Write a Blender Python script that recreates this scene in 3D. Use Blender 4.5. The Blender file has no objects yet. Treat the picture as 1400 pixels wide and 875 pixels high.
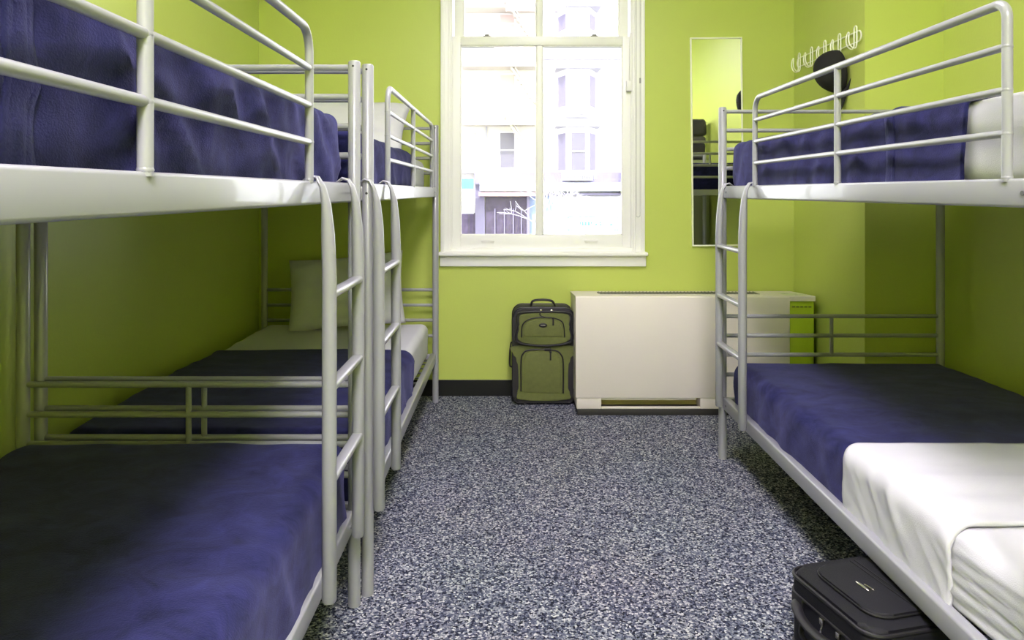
import bpy, bmesh, math, random
from mathutils import Vector, Matrix, noise
random.seed(7)
scene = bpy.context.scene
C = scene.collection
PI = math.pi

# ------------------------------------------------------------------ materials
def lin(c):
    return tuple(((v/255)/12.92 if v/255 <= 0.04045 else ((v/255+0.055)/1.055)**2.4) for v in c) + (1.0,)

def new_mat(name):
    m = bpy.data.materials.new(name); m.use_nodes = True
    nt = m.node_tree
    return m, nt, nt.nodes, nt.links, nt.nodes['Principled BSDF']

def mat(name, rgb, rough=0.5, metal=0.0, var=0.0, vscale=6.0, bump=0.0, bscale=200.0, sheen=0.0, spec=0.5, stretch=None, coat=0.0, dist=0.0):
    m, nt, N, L, P = new_mat(name)
    col = lin(rgb)
    P.inputs['Base Color'].default_value = col
    P.inputs['Roughness'].default_value = rough
    P.inputs['Metallic'].default_value = metal
    P.inputs['Specular IOR Level'].default_value = spec
    P.inputs['Coat Weight'].default_value = coat
    if sheen:
        P.inputs['Sheen Weight'].default_value = sheen
        P.inputs['Sheen Roughness'].default_value = 0.45
        P.inputs['Sheen Tint'].default_value = lin((150, 150, 205))
    tc = N.new('ShaderNodeTexCoord')
    mp = N.new('ShaderNodeMapping'); L.new(tc.outputs['Object'], mp.inputs['Vector'])
    if stretch: mp.inputs['Scale'].default_value = stretch
    if var:
        n = N.new('ShaderNodeTexNoise'); n.inputs['Scale'].default_value = vscale
        n.inputs['Detail'].default_value = 6; n.inputs['Roughness'].default_value = 0.65; n.inputs['Distortion'].default_value = dist
        L.new(mp.outputs['Vector'], n.inputs['Vector'])
        r = N.new('ShaderNodeValToRGB')
        r.color_ramp.elements[0].position = 0.3; r.color_ramp.elements[1].position = 0.7
        r.color_ramp.elements[0].color = tuple(v*(1-var) for v in col[:3]) + (1,)
        r.color_ramp.elements[1].color = tuple(min(1, v*(1+var)) for v in col[:3]) + (1,)
        L.new(n.outputs['Fac'], r.inputs['Fac']); L.new(r.outputs['Color'], P.inputs['Base Color'])
    if bump:
        n2 = N.new('ShaderNodeTexNoise'); n2.inputs['Scale'].default_value = bscale
        n2.inputs['Detail'].default_value = 4
        L.new(mp.outputs['Vector'], n2.inputs['Vector'])
        b = N.new('ShaderNodeBump'); b.inputs['Strength'].default_value = bump; b.inputs['Distance'].default_value = 0.002
        L.new(n2.outputs['Fac'], b.inputs['Height']); L.new(b.outputs['Normal'], P.inputs['Normal'])
    return m

M = {}
M['wall'] = mat('lime_wall_paint', (192, 206, 102), 0.36, bump=0.25, bscale=90, var=0.02, vscale=1.5)
M['ceiling'] = mat('ceiling_paint', (238, 238, 232), 0.9)
M['base'] = mat('black_vinyl_base', (26, 26, 28), 0.35)
M['metal'] = mat('silver_grey_enamel', (152, 153, 158), 0.3, 0.0, spec=0.6, coat=0.4)
M['metal_rail'] = M['metal']
M['bolt'] = mat('dark_bolt', (18, 18, 18), 0.5)
M['mesh'] = mat('galvanised_wire', (120, 122, 122), 0.4, 0.6)
M['blanket'] = mat('navy_fleece', (37, 38, 80), 0.95, var=0.5, vscale=9.0, bump=0.6, bscale=260, sheen=0.32, spec=0.1, dist=1.2, stretch=(1.0, 1.25, 1.6))
M['hem'] = mat('navy_hem_band', (46, 47, 90), 0.85, var=0.2, vscale=60, bump=0.8, bscale=320, sheen=0.3, spec=0.1)
M['sheet'] = mat('white_cotton', (208, 208, 214), 0.9, bump=0.3, bscale=420, spec=0.15)
M['white'] = mat('white_gloss_trim', (249, 249, 245), 0.35)
M['cream'] = mat('cream_enamel', (232, 225, 214), 0.4, var=0.015, vscale=3)
M['cream_dark'] = mat('duct_cream', (225, 210, 150), 0.5)
M['grille'] = mat('grey_slot', (120, 120, 112), 0.5)
M['black'] = mat('black_plastic', (20, 20, 21), 0.4)
M['plinth'] = mat('dark_plinth', (50, 49, 46), 0.5)
M['green_panel'] = mat('green_end_panel', (176, 202, 50), 0.4)
M['olive'] = mat('olive_ballistic_nylon', (104, 110, 60), 0.8, var=0.1, vscale=40, bump=0.5, bscale=500)
M['char'] = mat('charcoal_nylon', (46, 44, 47), 0.7, bump=0.5, bscale=500)
M['piping'] = mat('black_piping', (25, 24, 28), 0.45)
M['luggage'] = mat('black_navy_nylon', (15, 15, 23), 0.6, bump=0.6, bscale=600, spec=0.35)
M['chrome'] = mat('nickel', (215, 210, 200), 0.2, 1.0)
M['cap'] = mat('black_cotton_twill', (27, 27, 27), 0.9, bump=0.5, bscale=500)
M['wire'] = mat('white_coated_wire', (244, 246, 225), 0.3)
M['label'] = mat('label_sticker', (225, 226, 190), 0.5)
M['ink'] = mat('label_ink', (40, 40, 36), 0.6)
M['hand'] = mat('locker_olive', (150, 155, 120), 0.45)
M['grey'] = mat('grey_felt', (88, 86, 80), 0.9)

def carpet_mat():
    m, nt, N, L, P = new_mat('speckled_loop_carpet')
    tc = N.new('ShaderNodeTexCoord')
    v = N.new('ShaderNodeTexVoronoi'); v.inputs['Scale'].default_value = 175
    L.new(tc.outputs['Object'], v.inputs['Vector'])
    sep = N.new('ShaderNodeSeparateColor'); L.new(v.outputs['Color'], sep.inputs['Color'])
    r = N.new('ShaderNodeValToRGB'); r.color_ramp.interpolation = 'LINEAR'
    els = [(0.0, (26, 28, 40)), (0.2, (44, 49, 68)), (0.42, (84, 90, 111)), (0.64, (116, 120, 134)), (0.82, (154, 156, 164)), (1.0, (212, 212, 213))]
    r.color_ramp.elements[0].color = lin(els[0][1]); r.color_ramp.elements[1].color = lin(els[-1][1])
    for p, c in els[1:-1]:
        e = r.color_ramp.elements.new(p); e.color = lin(c)
    L.new(sep.outputs['Red'], r.inputs['Fac'])
    n = N.new('ShaderNodeTexNoise'); n.inputs['Scale'].default_value = 2.5
    L.new(tc.outputs['Object'], n.inputs['Vector'])
    mx = N.new('ShaderNodeMix'); mx.data_type = 'RGBA'; mx.blend_type = 'MULTIPLY'; mx.inputs['Factor'].default_value = 0.12
    L.new(r.outputs['Color'], mx.inputs['A']); L.new(n.outputs['Color'], mx.inputs['B'])
    L.new(mx.outputs['Result'], P.inputs['Base Color'])
    P.inputs['Roughness'].default_value = 0.97; P.inputs['Specular IOR Level'].default_value = 0.1
    b = N.new('ShaderNodeBump'); b.inputs['Strength'].default_value = 0.9; b.inputs['Distance'].default_value = 0.004
    L.new(v.outputs['Distance'], b.inputs['Height']); b.invert = True; L.new(b.outputs['Normal'], P.inputs['Normal'])
    return m
M['carpet'] = carpet_mat()

def mirror_mat():
    m, nt, N, L, P = new_mat('mirror_silver')
    P.inputs['Base Color'].default_value = (0.93, 0.95, 0.93, 1)
    P.inputs['Metallic'].default_value = 1; P.inputs['Roughness'].default_value = 0.02
    return m
M['mirror'] = mirror_mat()

def glass_mat():
    m = bpy.data.materials.new('window_glass'); m.use_nodes = True
    N = m.node_tree.nodes; L = m.node_tree.links; N.clear()
    o = N.new('ShaderNodeOutputMaterial'); mx = N.new('ShaderNodeMixShader')
    t = N.new('ShaderNodeBsdfTransparent'); g = N.new('ShaderNodeBsdfGlossy'); g.inputs['Roughness'].default_value = 0.01
    f = N.new('ShaderNodeFresnel'); f.inputs['IOR'].default_value = 1.45
    L.new(f.outputs['Fac'], mx.inputs['Fac']); L.new(t.outputs[0], mx.inputs[1]); L.new(g.outputs[0], mx.inputs[2])
    L.new(mx.outputs[0], o.inputs['Surface'])
    return m
M['glass'] = glass_mat()

def emit_mat(name, rgb, s):
    m = bpy.data.materials.new(name); m.use_nodes = True
    N = m.node_tree.nodes; L = m.node_tree.links; N.clear()
    o = N.new('ShaderNodeOutputMaterial'); e = N.new('ShaderNodeEmission')
    e.inputs['Color'].default_value = lin(rgb); e.inputs['Strength'].default_value = s
    L.new(e.outputs[0], o.inputs['Surface'])
    return m

# ------------------------------------------------------------------ mesh helpers
def tag(o, label=None, cat=None, group=None, kind=None):
    if label: o['label'] = label
    if cat: o['category'] = cat
    if group: o['group'] = group
    if kind: o['kind'] = kind
    return o

def obj(name, bm, m, parent=None, smooth=True, angle=35, loc=None, rot=None):
    me = bpy.data.meshes.new(name)
    bmesh.ops.recalc_face_normals(bm, faces=bm.faces)
    bm.to_mesh(me); bm.free()
    if m: me.materials.append(m)
    if smooth:
        me.polygons.foreach_set('use_smooth', [True]*len(me.polygons))
        try: me.set_sharp_from_angle(angle=math.radians(angle))
        except Exception: pass
    o = bpy.data.objects.new(name, me); C.objects.link(o)
    if parent: o.parent = parent
    if loc: o.location = loc
    if rot: o.rotation_euler = rot
    return o

def empty(name, loc=(0, 0, 0), rz=0.0):
    o = bpy.data.objects.new(name, None); C.objects.link(o)
    o.location = loc; o.rotation_euler = (0, 0, rz); o.empty_display_size = 0.1
    return o

def box(bm, x0, x1, y0, y1, z0, z1, bev=0.0, seg=2, mtx=None):
    ps = [(x, y, z) for x in (x0, x1) for y in (y0, y1) for z in (z0, z1)]
    vs = [bm.verts.new(p) for p in ps]
    fs = [(0, 1, 3, 2), (4, 6, 7, 5), (0, 4, 5, 1), (2, 3, 7, 6), (0, 2, 6, 4), (1, 5, 7, 3)]
    faces = [bm.faces.new([vs[i] for i in f]) for f in fs]
    if bev > 0:
        es = list({e for f in faces for e in f.edges})
        r = bmesh.ops.bevel(bm, geom=es, offset=bev, segments=seg, profile=0.5, affect='EDGES')
        vs = list({v for v in r['verts']} | {v for v in vs if v.is_valid})
    if mtx:
        bmesh.ops.transform(bm, matrix=mtx, verts=[v for v in vs if v.is_valid])
    return bm

def bx(*a, **k):
    return box(bmesh.new(), *a, **k)

def tube(bm, pts, r, n=14, cap=True, closed=False):
    """sweep a circle (or per-point radius / (ra, rb)) along a polyline"""
    P = [Vector(p) for p in pts]; K = len(P)
    rs = r if isinstance(r, (list, tuple)) and len(r) == K else [r]*K
    def tan(i):
        if closed: return (P[(i+1) % K]-P[(i-1) % K]).normalized()
        if i == 0: return (P[1]-P[0]).normalized()
        if i == K-1: return (P[-1]-P[-2]).normalized()
        a = (P[i]-P[i-1]).normalized(); b = (P[i+1]-P[i]).normalized()
        return (a+b).normalized()
    t = tan(0)
    ref = Vector((0, 0, 1)) if abs(t.z) < 0.9 else Vector((0, 1, 0))
    u = t.cross(ref).normalized()
    rings = []
    for i in range(K):
        t2 = tan(i)
        u = (u - t2*u.dot(t2)).normalized(); v = t2.cross(u)
        ra, rb = rs[i] if isinstance(rs[i], tuple) else (rs[i], rs[i])
        rings.append([bm.verts.new(P[i] + u*ra*math.cos(2*PI*k/n) + v*rb*math.sin(2*PI*k/n)) for k in range(n)])
    for i in range(K if closed else K-1):
        a, b = rings[i], rings[(i+1) % K]
        for k in range(n):
            bm.faces.new((a[k], a[(k+1) % n], b[(k+1) % n], b[k]))
    if cap and not closed:
        bm.faces.new(rings[0][::-1]); bm.faces.new(rings[-1])
    return bm

def tb(*a, **k):
    return tube(bmesh.new(), *a, **k)

def arc(c, r, a0, a1, n, ax1, ax2):
    c = Vector(c); ax1 = Vector(ax1); ax2 = Vector(ax2)
    return [c + ax1*r*math.cos(a0+(a1-a0)*i/n) + ax2*r*math.sin(a0+(a1-a0)*i/n) for i in range(n+1)]

def smoothline(pts, n=6, closed=False):
    """Catmull-Rom through pts"""
    P = [Vector(p) for p in pts]; K = len(P); out = []
    for i in range(K if closed else K-1):
        p0 = P[(i-1) % K] if (closed or i > 0) else P[0]*2-P[1]
        p1 = P[i]; p2 = P[(i+1) % K]
        p3 = P[(i+2) % K] if (closed or i+2 < K) else P[-1]*2-P[-2]
        for j in range(n):
            t = j/n
            out.append(0.5*((2*p1)+(p2-p0)*t+(2*p0-5*p1+4*p2-p3)*t*t+(3*p1-p0-3*p2+p3)*t**3))
    if not closed: out.append(P[-1])
    return out

def slab(bm, outline, y0, y1, bev=0.0, seg=2):
    """outline of (x, z) points, extruded along y; bevel on the y0 (front) rim"""
    a = [bm.verts.new((p[0], y0, p[1])) for p in outline]
    b = [bm.verts.new((p[0], y1, p[1])) for p in outline]
    f = bm.faces.new(a); bm.faces.new(b[::-1]); n = len(a)
    for i in range(n):
        bm.faces.new((a[i], b[i], b[(i+1) % n], a[(i+1) % n]))
    if bev:
        bmesh.ops.bevel(bm, geom=list(f.edges), offset=bev, segments=seg, profile=0.5, affect='EDGES')
    return bm

def rrect(x0, x1, z0, z1, r, n=6):
    out = []
    rr = r if isinstance(r, tuple) else (r,)*4       # bl br tr tl
    for (cx, cz, a, q) in ((x0+rr[0], z0+rr[0], PI, rr[0]), (x1-rr[1], z0+rr[1], 1.5*PI, rr[1]),
                           (x1-rr[2], z1-rr[2], 0, rr[2]), (x0+rr[3], z1-rr[3], 0.5*PI, rr[3])):
        for i in range(n+1):
            t = a+0.5*PI*i/n
            out.append((cx+q*math.cos(t), cz+q*math.sin(t)))
    return out

def coords(a, b, r, cell):
    k = 5
    L = [a + r*(1-math.cos(i/k*PI/2)) if False else a + r*i/k for i in range(k)]
    n = max(2, int(math.ceil((b-a-2*r)/cell)))
    L += [a+r+(b-a-2*r)*i/n for i in range(n+1)]
    L += [b - r + r*i/k for i in range(1, k+1)]
    return L

def softbox(x0, x1, y0, y1, z0, z1, r, cell=0.02, disp=None, drop=(), off=0.0):
    """rounded box with a fine grid; disp(p, n) gives a displacement along n; drop removes whole sides"""
    bm = bmesh.new()
    X, Y, Z = coords(x0, x1, r, cell), coords(y0, y1, r, cell), coords(z0, z1, min(r, (z1-z0)*0.45), cell)
    r = min(r, (z1-z0)*0.45)
    cache = {}
    def V(x, y, z):
        key = (round(x, 5), round(y, 5), round(z, 5))
        if key in cache: return cache[key]
        p = Vector((x, y, z))
        # sides that are dropped stay square, so that the cloth runs straight out to its edge
        c = Vector((min(max(x, x0+r), x1-r),
                    y if False else min(max(y, y0+(0 if 'y0' in drop else r)), y1-(0 if 'y1' in drop else r)),
                    min(max(z, z0+(0 if 'z0' in drop else r)), z1-r)))
        d = p-c
        n = d.normalized() if d.length > 1e-6 else Vector((0, 0, 1))
        q = c + n*(r+off) if d.length > 1e-6 else p
        if disp: q = q + n*disp(q, n)
        v = bm.verts.new(q); cache[key] = v
        return v
    def face(A, B, f):
        for i in range(len(A)-1):
            for j in range(len(B)-1):
                vs = [V(*f(A[i], B[j])), V(*f(A[i+1], B[j])), V(*f(A[i+1], B[j+1])), V(*f(A[i], B[j+1]))]
                try: bm.faces.new(vs)
                except ValueError: pass
    face(X, Y, lambda a, b: (a, b, z1))
    if 'z0' not in drop: face(X, Y, lambda a, b: (a, b, z0))
    face(Y, Z, lambda a, b: (x0, a, b)); face(Y, Z, lambda a, b: (x1, a, b))
    if 'y0' not in drop: face(X, Z, lambda a, b: (a, y0, b))
    if 'y1' not in drop: face(X, Z, lambda a, b: (a, y1, b))
    return bm

def solidify(o, t, offset=-1):
    md = o.modifiers.new('thickness', 'SOLIDIFY'); md.thickness = t; md.offset = offset
    return o

# ------------------------------------------------------------------ camera
cam = bpy.data.cameras.new('camera'); co = bpy.data.objects.new('camera', cam); C.objects.link(co)
co.location = (0, 0, 1.2); co.rotation_euler = (PI/2, 0, 0)
cam.sensor_width = 36; cam.lens = 36*1000/1400
cam.shift_x = 3/1400; cam.shift_y = -(437.5-262)/1400
cam.clip_start = 0.02; cam.clip_end = 300
scene.camera = co

# ------------------------------------------------------------------ room
WY = 4.30; LX = -1.475; RX = 2.04; CX = 1.67; CY = 3.44; BY = -1.7; CZ = 3.05
WX0, WX1, WZ0, WZ1 = -0.36, 0.735, 0.83, 2.72      # opening of the window
def struct(name, bm, m, **k):
    o = obj(name, bm, m, smooth=False, **k); o['kind'] = 'structure'; return o
struct('floor', bx(LX-0.15, RX+0.15, BY-0.15, WY+0.3, -0.12, 0), M['carpet'])
struct('ceiling', bx(LX-0.15, RX+0.15, BY-0.15, WY+0.3, CZ, CZ+0.12), M['ceiling'])
struct('wall_left', bx(LX-0.15, LX, BY-0.15, WY+0.3, 0, CZ), M['wall'])
struct('wall_right', bx(RX, RX+0.15, BY-0.15, CY, 0, CZ), M['wall'])
struct('wall_behind', bx(LX, RX, BY-0.15, BY, 0, CZ), M['wall'])
b = bmesh.new()
box(b, LX, WX0, WY, WY+0.3, 0, CZ); box(b, WX1, CX+0.4, WY, WY+0.3, 0, CZ)
box(b, WX0, WX1, WY, WY+0.3, 0, WZ0); box(b, WX0, WX1, WY, WY+0.3, WZ1, CZ)
struct('wall_back', b, M['wall'])
struct('wall_column', bx(CX, RX+0.15, CY, WY, 0, CZ), M['wall'])
# vinyl base boards
BH = 0.095
struct('baseboard_back', bx(LX, CX, WY-0.008, WY, 0, BH, bev=0.002), M['base'])
struct('baseboard_left', bx(LX, LX+0.008, BY, WY-0.008, 0, BH, bev=0.002), M['base'])
struct('baseboard_right', bx(RX-0.008, RX, BY, CY-0.008, 0, BH, bev=0.002), M['base'])
b = bmesh.new()
box(b, CX-0.008, CX, CY-0.008, WY-0.008, 0, BH, bev=0.002); box(b, CX, RX, CY-0.008, CY, 0, BH, bev=0.002)
struct('baseboard_column', b, M['base'])

# window -------------------------------------------------------------------
win = empty('window_1', (0, 0, 0)); win['kind'] = 'structure'
b = bmesh.new()   # casing: stepped profile on both sides and above
TX0, TX1 = -0.405, 0.79
for s, xa, xb in ((0, TX0, WX0), (1, WX1, TX1)):
    box(b, xa, xb, WY-0.018, WY, WZ0-0.02, WZ1+0.1, bev=0.003)
    if s == 0: box(b, xa, xa+0.025, WY-0.03, WY-0.018, WZ0-0.02, WZ1+0.1, bev=0.004)
    else: box(b, xb-0.022, xb, WY-0.03, WY-0.018, WZ0-0.02, WZ1+0.1, bev=0.004)
box(b, TX0, TX1, WY-0.025, WY, WZ1, WZ1+0.1, bev=0.003)
obj('casing', b, M['white'], win)
b = bmesh.new()   # jambs with parting bead
for xa, xb in ((WX0, WX0+0.014), (WX1-0.014, WX1)):
    box(b, xa, xb, WY-0.012, WY+0.28, WZ0, WZ1, bev=0.002)
box(b, WX0+0.014, WX0+0.024, WY-0.004, WY+0.012, WZ0, WZ1, bev=0.002)
box(b, WX1-0.024, WX1-0.014, WY-0.004, WY+0.012, WZ0, WZ1, bev=0.002)
box(b, WX0, WX1, WY, WY+0.28, WZ1-0.014, WZ1)
obj('jamb', b, M['white'], win)
b = bmesh.new()
box(b, TX0-0.012, TX1+0.014, WY-0.055, WY+0.1, 0.825, 0.847, bev=0.006, seg=3)
obj('sill', b, M['white'], win)
obj('apron', bx(TX0-0.004, TX1+0.008, WY-0.022, WY, 0.762, 0.825, bev=0.004), M['white'], win)
def sash(name, x0, x1, z0, z1, y, d, bot, top, side, mull):
    s = bmesh.new()
    box(s, x0, x0+side, y, y+d, z0, z1, bev=0.003); box(s, x1-side, x1, y, y+d, z0, z1, bev=0.003)
    box(s, x0+side, x1-side, y+0.0005, y+d-0.0005, z0, z0+bot, bev=0.003)
    box(s, x0+side, x1-side, y+0.0005, y+d-0.0005, z1-top, z1, bev=0.003)
    xm = 0.176
    box(s, xm-mull/2, xm+mull/2, y+0.003, y+d-0.003, z0+bot, z1-top, bev=0.006)
    # glazing stop
    for xa, xb in ((x0+side, xm-mull/2), (xm+mull/2, x1-side)):
        za, zb = z0+bot, z1-top
        for q in ((xa, xa+0.006, za, zb), (xb-0.006, xb, za, zb), (xa, xb, za, za+0.006), (xa, xb, zb-0.006, zb)):
            box(s, q[0], q[1], y+0.009, y+d-0.012, q[2], q[3])
    o = obj(name, s, M['white'], win)
    for k, (xa, xb) in enumerate(((x0+side, xm-mull/2), (xm+mull/2, x1-side))):
        obj('glass_pane', bx(xa, xb, y+d/2-0.002, y+d/2+0.002, z0+bot, z1-top), M['glass'], o, smooth=False)
    return o
lower = sash('lower_sash', WX0+0.014, WX1-0.014, 0.868, 2.116, WY+0.015, 0.04, 0.075, 0.052, 0.055, 0.036)
upper = sash('upper_sash', WX0+0.03, WX1-0.03, 2.068, WZ1-0.014, WY+0.058, 0.04, 0.04, 0.06, 0.052, 0.036)
obj('sub_sill', bx(WX0+0.014, WX1-0.014, WY-0.006, WY+0.1, 0.846, 0.869, bev=0.004), M['white'], win)
for x in (-0.13, 0.48):
    b = bx(x-0.04, x+0.04, WY-0.002, WY+0.014, 0.905, 0.915, bev=0.004)
    box(b, x-0.036, x+0.036, WY+0.008, WY+0.016, 0.897, 0.907, bev=0.002)
    obj('sash_lift', b, M['white'], lower)
for x in (-0.135, 0.50):
    b = bx(x-0.022, x+0.022, WY+0.02, WY+0.05, 2.116, 2.122, bev=0.002)
    tube(b, [(x-0.012, WY+0.03, 2.125), (x+0.012, WY+0.03, 2.125)], 0.006, 10)
    obj('sash_lock', b, M['grille'], lower)
# sash balance cover on the right stile
b = bx(0.683, 0.715, WY-0.02, WY-0.002, 1.79, 1.85, bev=0.003)
box(b, 0.702, 0.717, WY-0.016, WY-0.002, 1.85, 2.13, bev=0.003)
obj('window_stop', b, M['white'], win)
# screen bar in the dark gap at the upper right of the lower sash, seen as a thin lip
obj('weather_strip', bx(WX0+0.07, WX1-0.07, WY+0.056, WY+0.062, 2.058, 2.066), M['grille'], lower)

# roller blind above the frame with its bead chain -------------------------
rb = empty('roller_blind', (0.2, WY-0.05, 2.86))
tag(rb, 'white roller blind with a bead chain hanging down the right window casing', 'blind')
b = tb([(-0.62, 0, 0), (0.58, 0, 0)], 0.028, 20)
obj('roll', b, M['white'], rb)
b = bmesh.new()
for s in (-0.63, 0.585): obj('bracket', bx(s, s+0.012, -0.035, 0.05, -0.04, 0.04, bev=0.003), M['white'], rb)
b = bmesh.new()
chx0, chx1 = 0.735-0.2, 0.757-0.2
zb = 1.2-(296-262)*WY/1000 - 2.86 + 0.01
pts = []
z = -0.03
while z > zb: pts.append((chx0, z)); z -= 0.0085
for i in range(1, 8):
    t = PI+PI*i/8; pts.append(((chx0+chx1)/2+0.011*math.cos(t), zb+0.011*math.sin(t)))
z = zb
while z < -0.03: pts.append((chx1, z)); z += 0.0085
for x, z in pts:
    bmesh.ops.create_icosphere(b, subdivisions=1, radius=0.0029, matrix=Matrix.Translation((x, 0.0, z)))
for x in (chx0, chx1): tube(b, [(x, 0, -0.03), (x, 0, zb)], 0.0009, 6)
obj('bead_chain', b, mat('grey_bead', (205, 205, 205), 0.35), rb)
b = tb([(chx1, 0, 1.83-2.86), (chx1, 0, 1.86-2.86)], 0.0045, 8)
obj('chain_joiner', b, M['metal'], rb)

# ------------------------------------------------------------------ bunk beds
ZR = 1.225                                     # top of the upper side rail
def bed(label, s, xf, W, ya, yb, guard, ladder):
    """s=+1 aisle on the +x side, -1 on the -x side; xf the aisle posts' x; ya near end, yb far end; guard (y0, ym, y1); ladder (y, y)"""
    w = W
    root = empty('bunk_bed', (xf - s*w/2, (ya+yb)/2, 0))
    tag(root, label, 'bunk bed', 'silver metal bunk beds')
    ox, oy = root.location.x, root.location.y
    def L(p): return (p[0]-ox, p[1]-oy, p[2])
    def T(name, pts, r, parent=root, n=14, m=M['metal'], bm=None):
        return obj(name, tube(bm or bmesh.new(), [L(p) for p in pts], r, n), m, parent)
    xr = xf - s*w
    for px in (xf, xr):
        for py in (ya, yb):
            bm = tb([L((px, py, 0.0)), L((px, py, 1.574)), L((px, py, 1.579))], [0.0178, 0.0178, 0.0150], 24)
            p = obj('post', bm, M['metal'], root)
            if px == xf:
                obj('bolt', tb([L((px, py-0.0170, 1.562)), L((px, py-0.0188, 1.562))], 0.0034, 10), M['bolt'], p)
                if py == ya:
                    for bz in (1.235, 1.195): obj('bolt', tb([L((px, py-0.0170, bz)), L((px, py-0.0190, bz))], 0.0038, 10), M['bolt'], p)
    # side rails: box section with soft corners
    for zt in (ZR, 0.281):
        for px, d in ((xf, -s), (xr, s)):
            xa, xb = px - d*0.003, px + d*0.028
            bm = bx(min(xa, xb)-ox, max(xa, xb)-ox, ya+0.012-oy, yb-0.012-oy, zt-0.055, zt, bev=0.006, seg=3)
            r = obj('side_rail', bm, M['metal'], root)
            if px == xf:
                for py in (ya+0.06, yb-0.06):
                    obj('rail_bolt', tb([L((xa, py, zt-0.028)), L((xa-d*0.002, py, zt-0.028))], 0.005, 10), M['mesh'], r)
    # end bars
    for py in (ya, yb):
        for zz in (1.560, 1.475, 1.390, 1.305, 0.640, 0.553, 0.467, 0.378):
            T('end_bar', [(xr, py, zz), (xf, py, zz)], 0.0092)
        T('spindle', [((xf+xr)/2, py, 1.475), ((xf+xr)/2, py, 1.390)], 0.0075)
        T('spindle', [((xf+xr)/2, py, 0.640), ((xf+xr)/2, py, 0.467)], 0.0082)
        for zt in (ZR, 0.281):
            bm = bx(min(xf, xr)+0.012-ox, max(xf, xr)-0.012-ox, py-0.012-oy, py+0.012-oy, zt-0.052, zt-0.008, bev=0.004)
            obj('end_rail', bm, M['metal'], root)
    # wire deck under each mattress
    for zt in (ZR, 0.281):
        bm = bmesh.new()
        zz = zt-0.03
        xa, xb = min(xf, xr)+0.026-ox, max(xf, xr)-0.026-ox
        n = 20
        for i in range(n):
            y = ya+0.05+(yb-ya-0.1)*i/(n-1)-oy
            box(bm, xa, xb, y-0.012, y+0.012, zz-0.002, zz+0.002)
        for i in range(7):
            x = xa+(xb-xa)*(i+0.5)/7
            tube(bm, [(x, ya-oy+0.012, zz-0.004), (x, yb-oy-0.012, zz-0.004)], 0.0025, 6)
        obj('mattress_deck', bm, M['mesh'], root)
    # guard rail
    if guard:
        g0, gm, g1 = guard
        gx = xf - s*0.002
        zt = 1.566; rc = 0.055; r0 = 0.03 if s < 0 else 0.055
        pts = [(gx, g0, ZR-0.006)] + [(gx, g0, 1.30)] + [tuple(v) for v in arc((gx, g0+r0, zt-r0), r0, PI, PI/2, 7, (0, 1, 0), (0, 0, 1))] \
            + [tuple(v) for v in arc((gx, g1-rc, zt-rc), rc, PI/2, 0, 7, (0, 1, 0), (0, 0, 1))] + [(gx, g1, 1.30), (gx, g1, ZR-0.006)]
        bm = bmesh.new()
        for yy in (g0, gm, g1):
            for zz in (1.480, 1.396, 1.312, ZR+0.002):
                bmesh.ops.create_icosphere(bm, subdivisions=2, radius=0.0108, matrix=Matrix.Translation(L((gx, yy, zz))) @ Matrix.Diagonal((1, 1.0, 0.75, 1)))
        g = T('guard_rail', pts, 0.0098, n=16, bm=bm)
        for zz in (1.480, 1.396, 1.312):
            T('guard_bar', [(gx, g0, zz), (gx, g1, zz)], 0.0078, g)
        T('guard_post', [(gx, gm, ZR-0.006), (gx, gm, zt)], 0.0098, g)
    # ladder
    lx = xf + s*0.037
    lad = None
    for k, ly in enumerate(ladder):
        prof = [(xf-s*0.024, 1.205), (xf-s*0.020, 1.226), (xf-s*0.006, 1.236), (xf+s*0.010, 1.232), (xf+s*0.022, 1.21), (xf+s*0.030, 1.17),
                (lx-s*0.003, 1.10), (lx, 1.00), (lx, 0.62), (lx, 0.262), (lx, 0.258)]
        rr = [(0.012, 0.003), (0.013, 0.003), (0.013, 0.004), (0.014, 0.005), (0.015, 0.007), (0.016, 0.011), (0.0168, 0.0155), 0.0168, 0.0168, 0.0168, 0.014]
        # keep the flat of the hook facing outwards (wide along y)
        bm = bmesh.new(); n = 18; rings = []
        for (px, pz), q in zip(prof, rr):
            ra, rb_ = q if isinstance(q, tuple) else (q, q)
            i = prof.index((px, pz))
            a = Vector(prof[max(0, i-1)]); c = Vector(prof[min(len(prof)-1, i+1)])
            t = (c-a).normalized(); nx, nz = t.y, -t.x
            rings.append([bm.verts.new(L((px+nx*rb_*math.sin(2*PI*j/n), ly+ra*math.cos(2*PI*j/n), pz+nz*rb_*math.sin(2*PI*j/n)))) for j in range(n)])
        for i in range(len(rings)-1):
            for j in range(n):
                bm.faces.new((rings[i][j], rings[i][(j+1) % n], rings[i+1][(j+1) % n], rings[i+1][j]))
        bm.faces.new(rings[0]); bm.faces.new(rings[-1][::-1])
        if k == 0: lad = bm
        else:
            me = bpy.data.meshes.new('tmp'); bm.to_mesh(me); bm.free(); lad.from_mesh(me); bpy.data.meshes.remove(me)
    la = obj('ladder', lad, M['metal'], root)
    for zz in (0.962, 0.748, 0.536):
        y0, y1 = min(ladder), max(ladder)
        bm = bx(lx-0.015-ox, lx+0.015-ox, y0+0.006-oy, y1-0.006-oy, zz-0.0085, zz+0.0085, bev=0.006, seg=3)
        obj('rung', bm, M['metal'], la)
    return root

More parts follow.
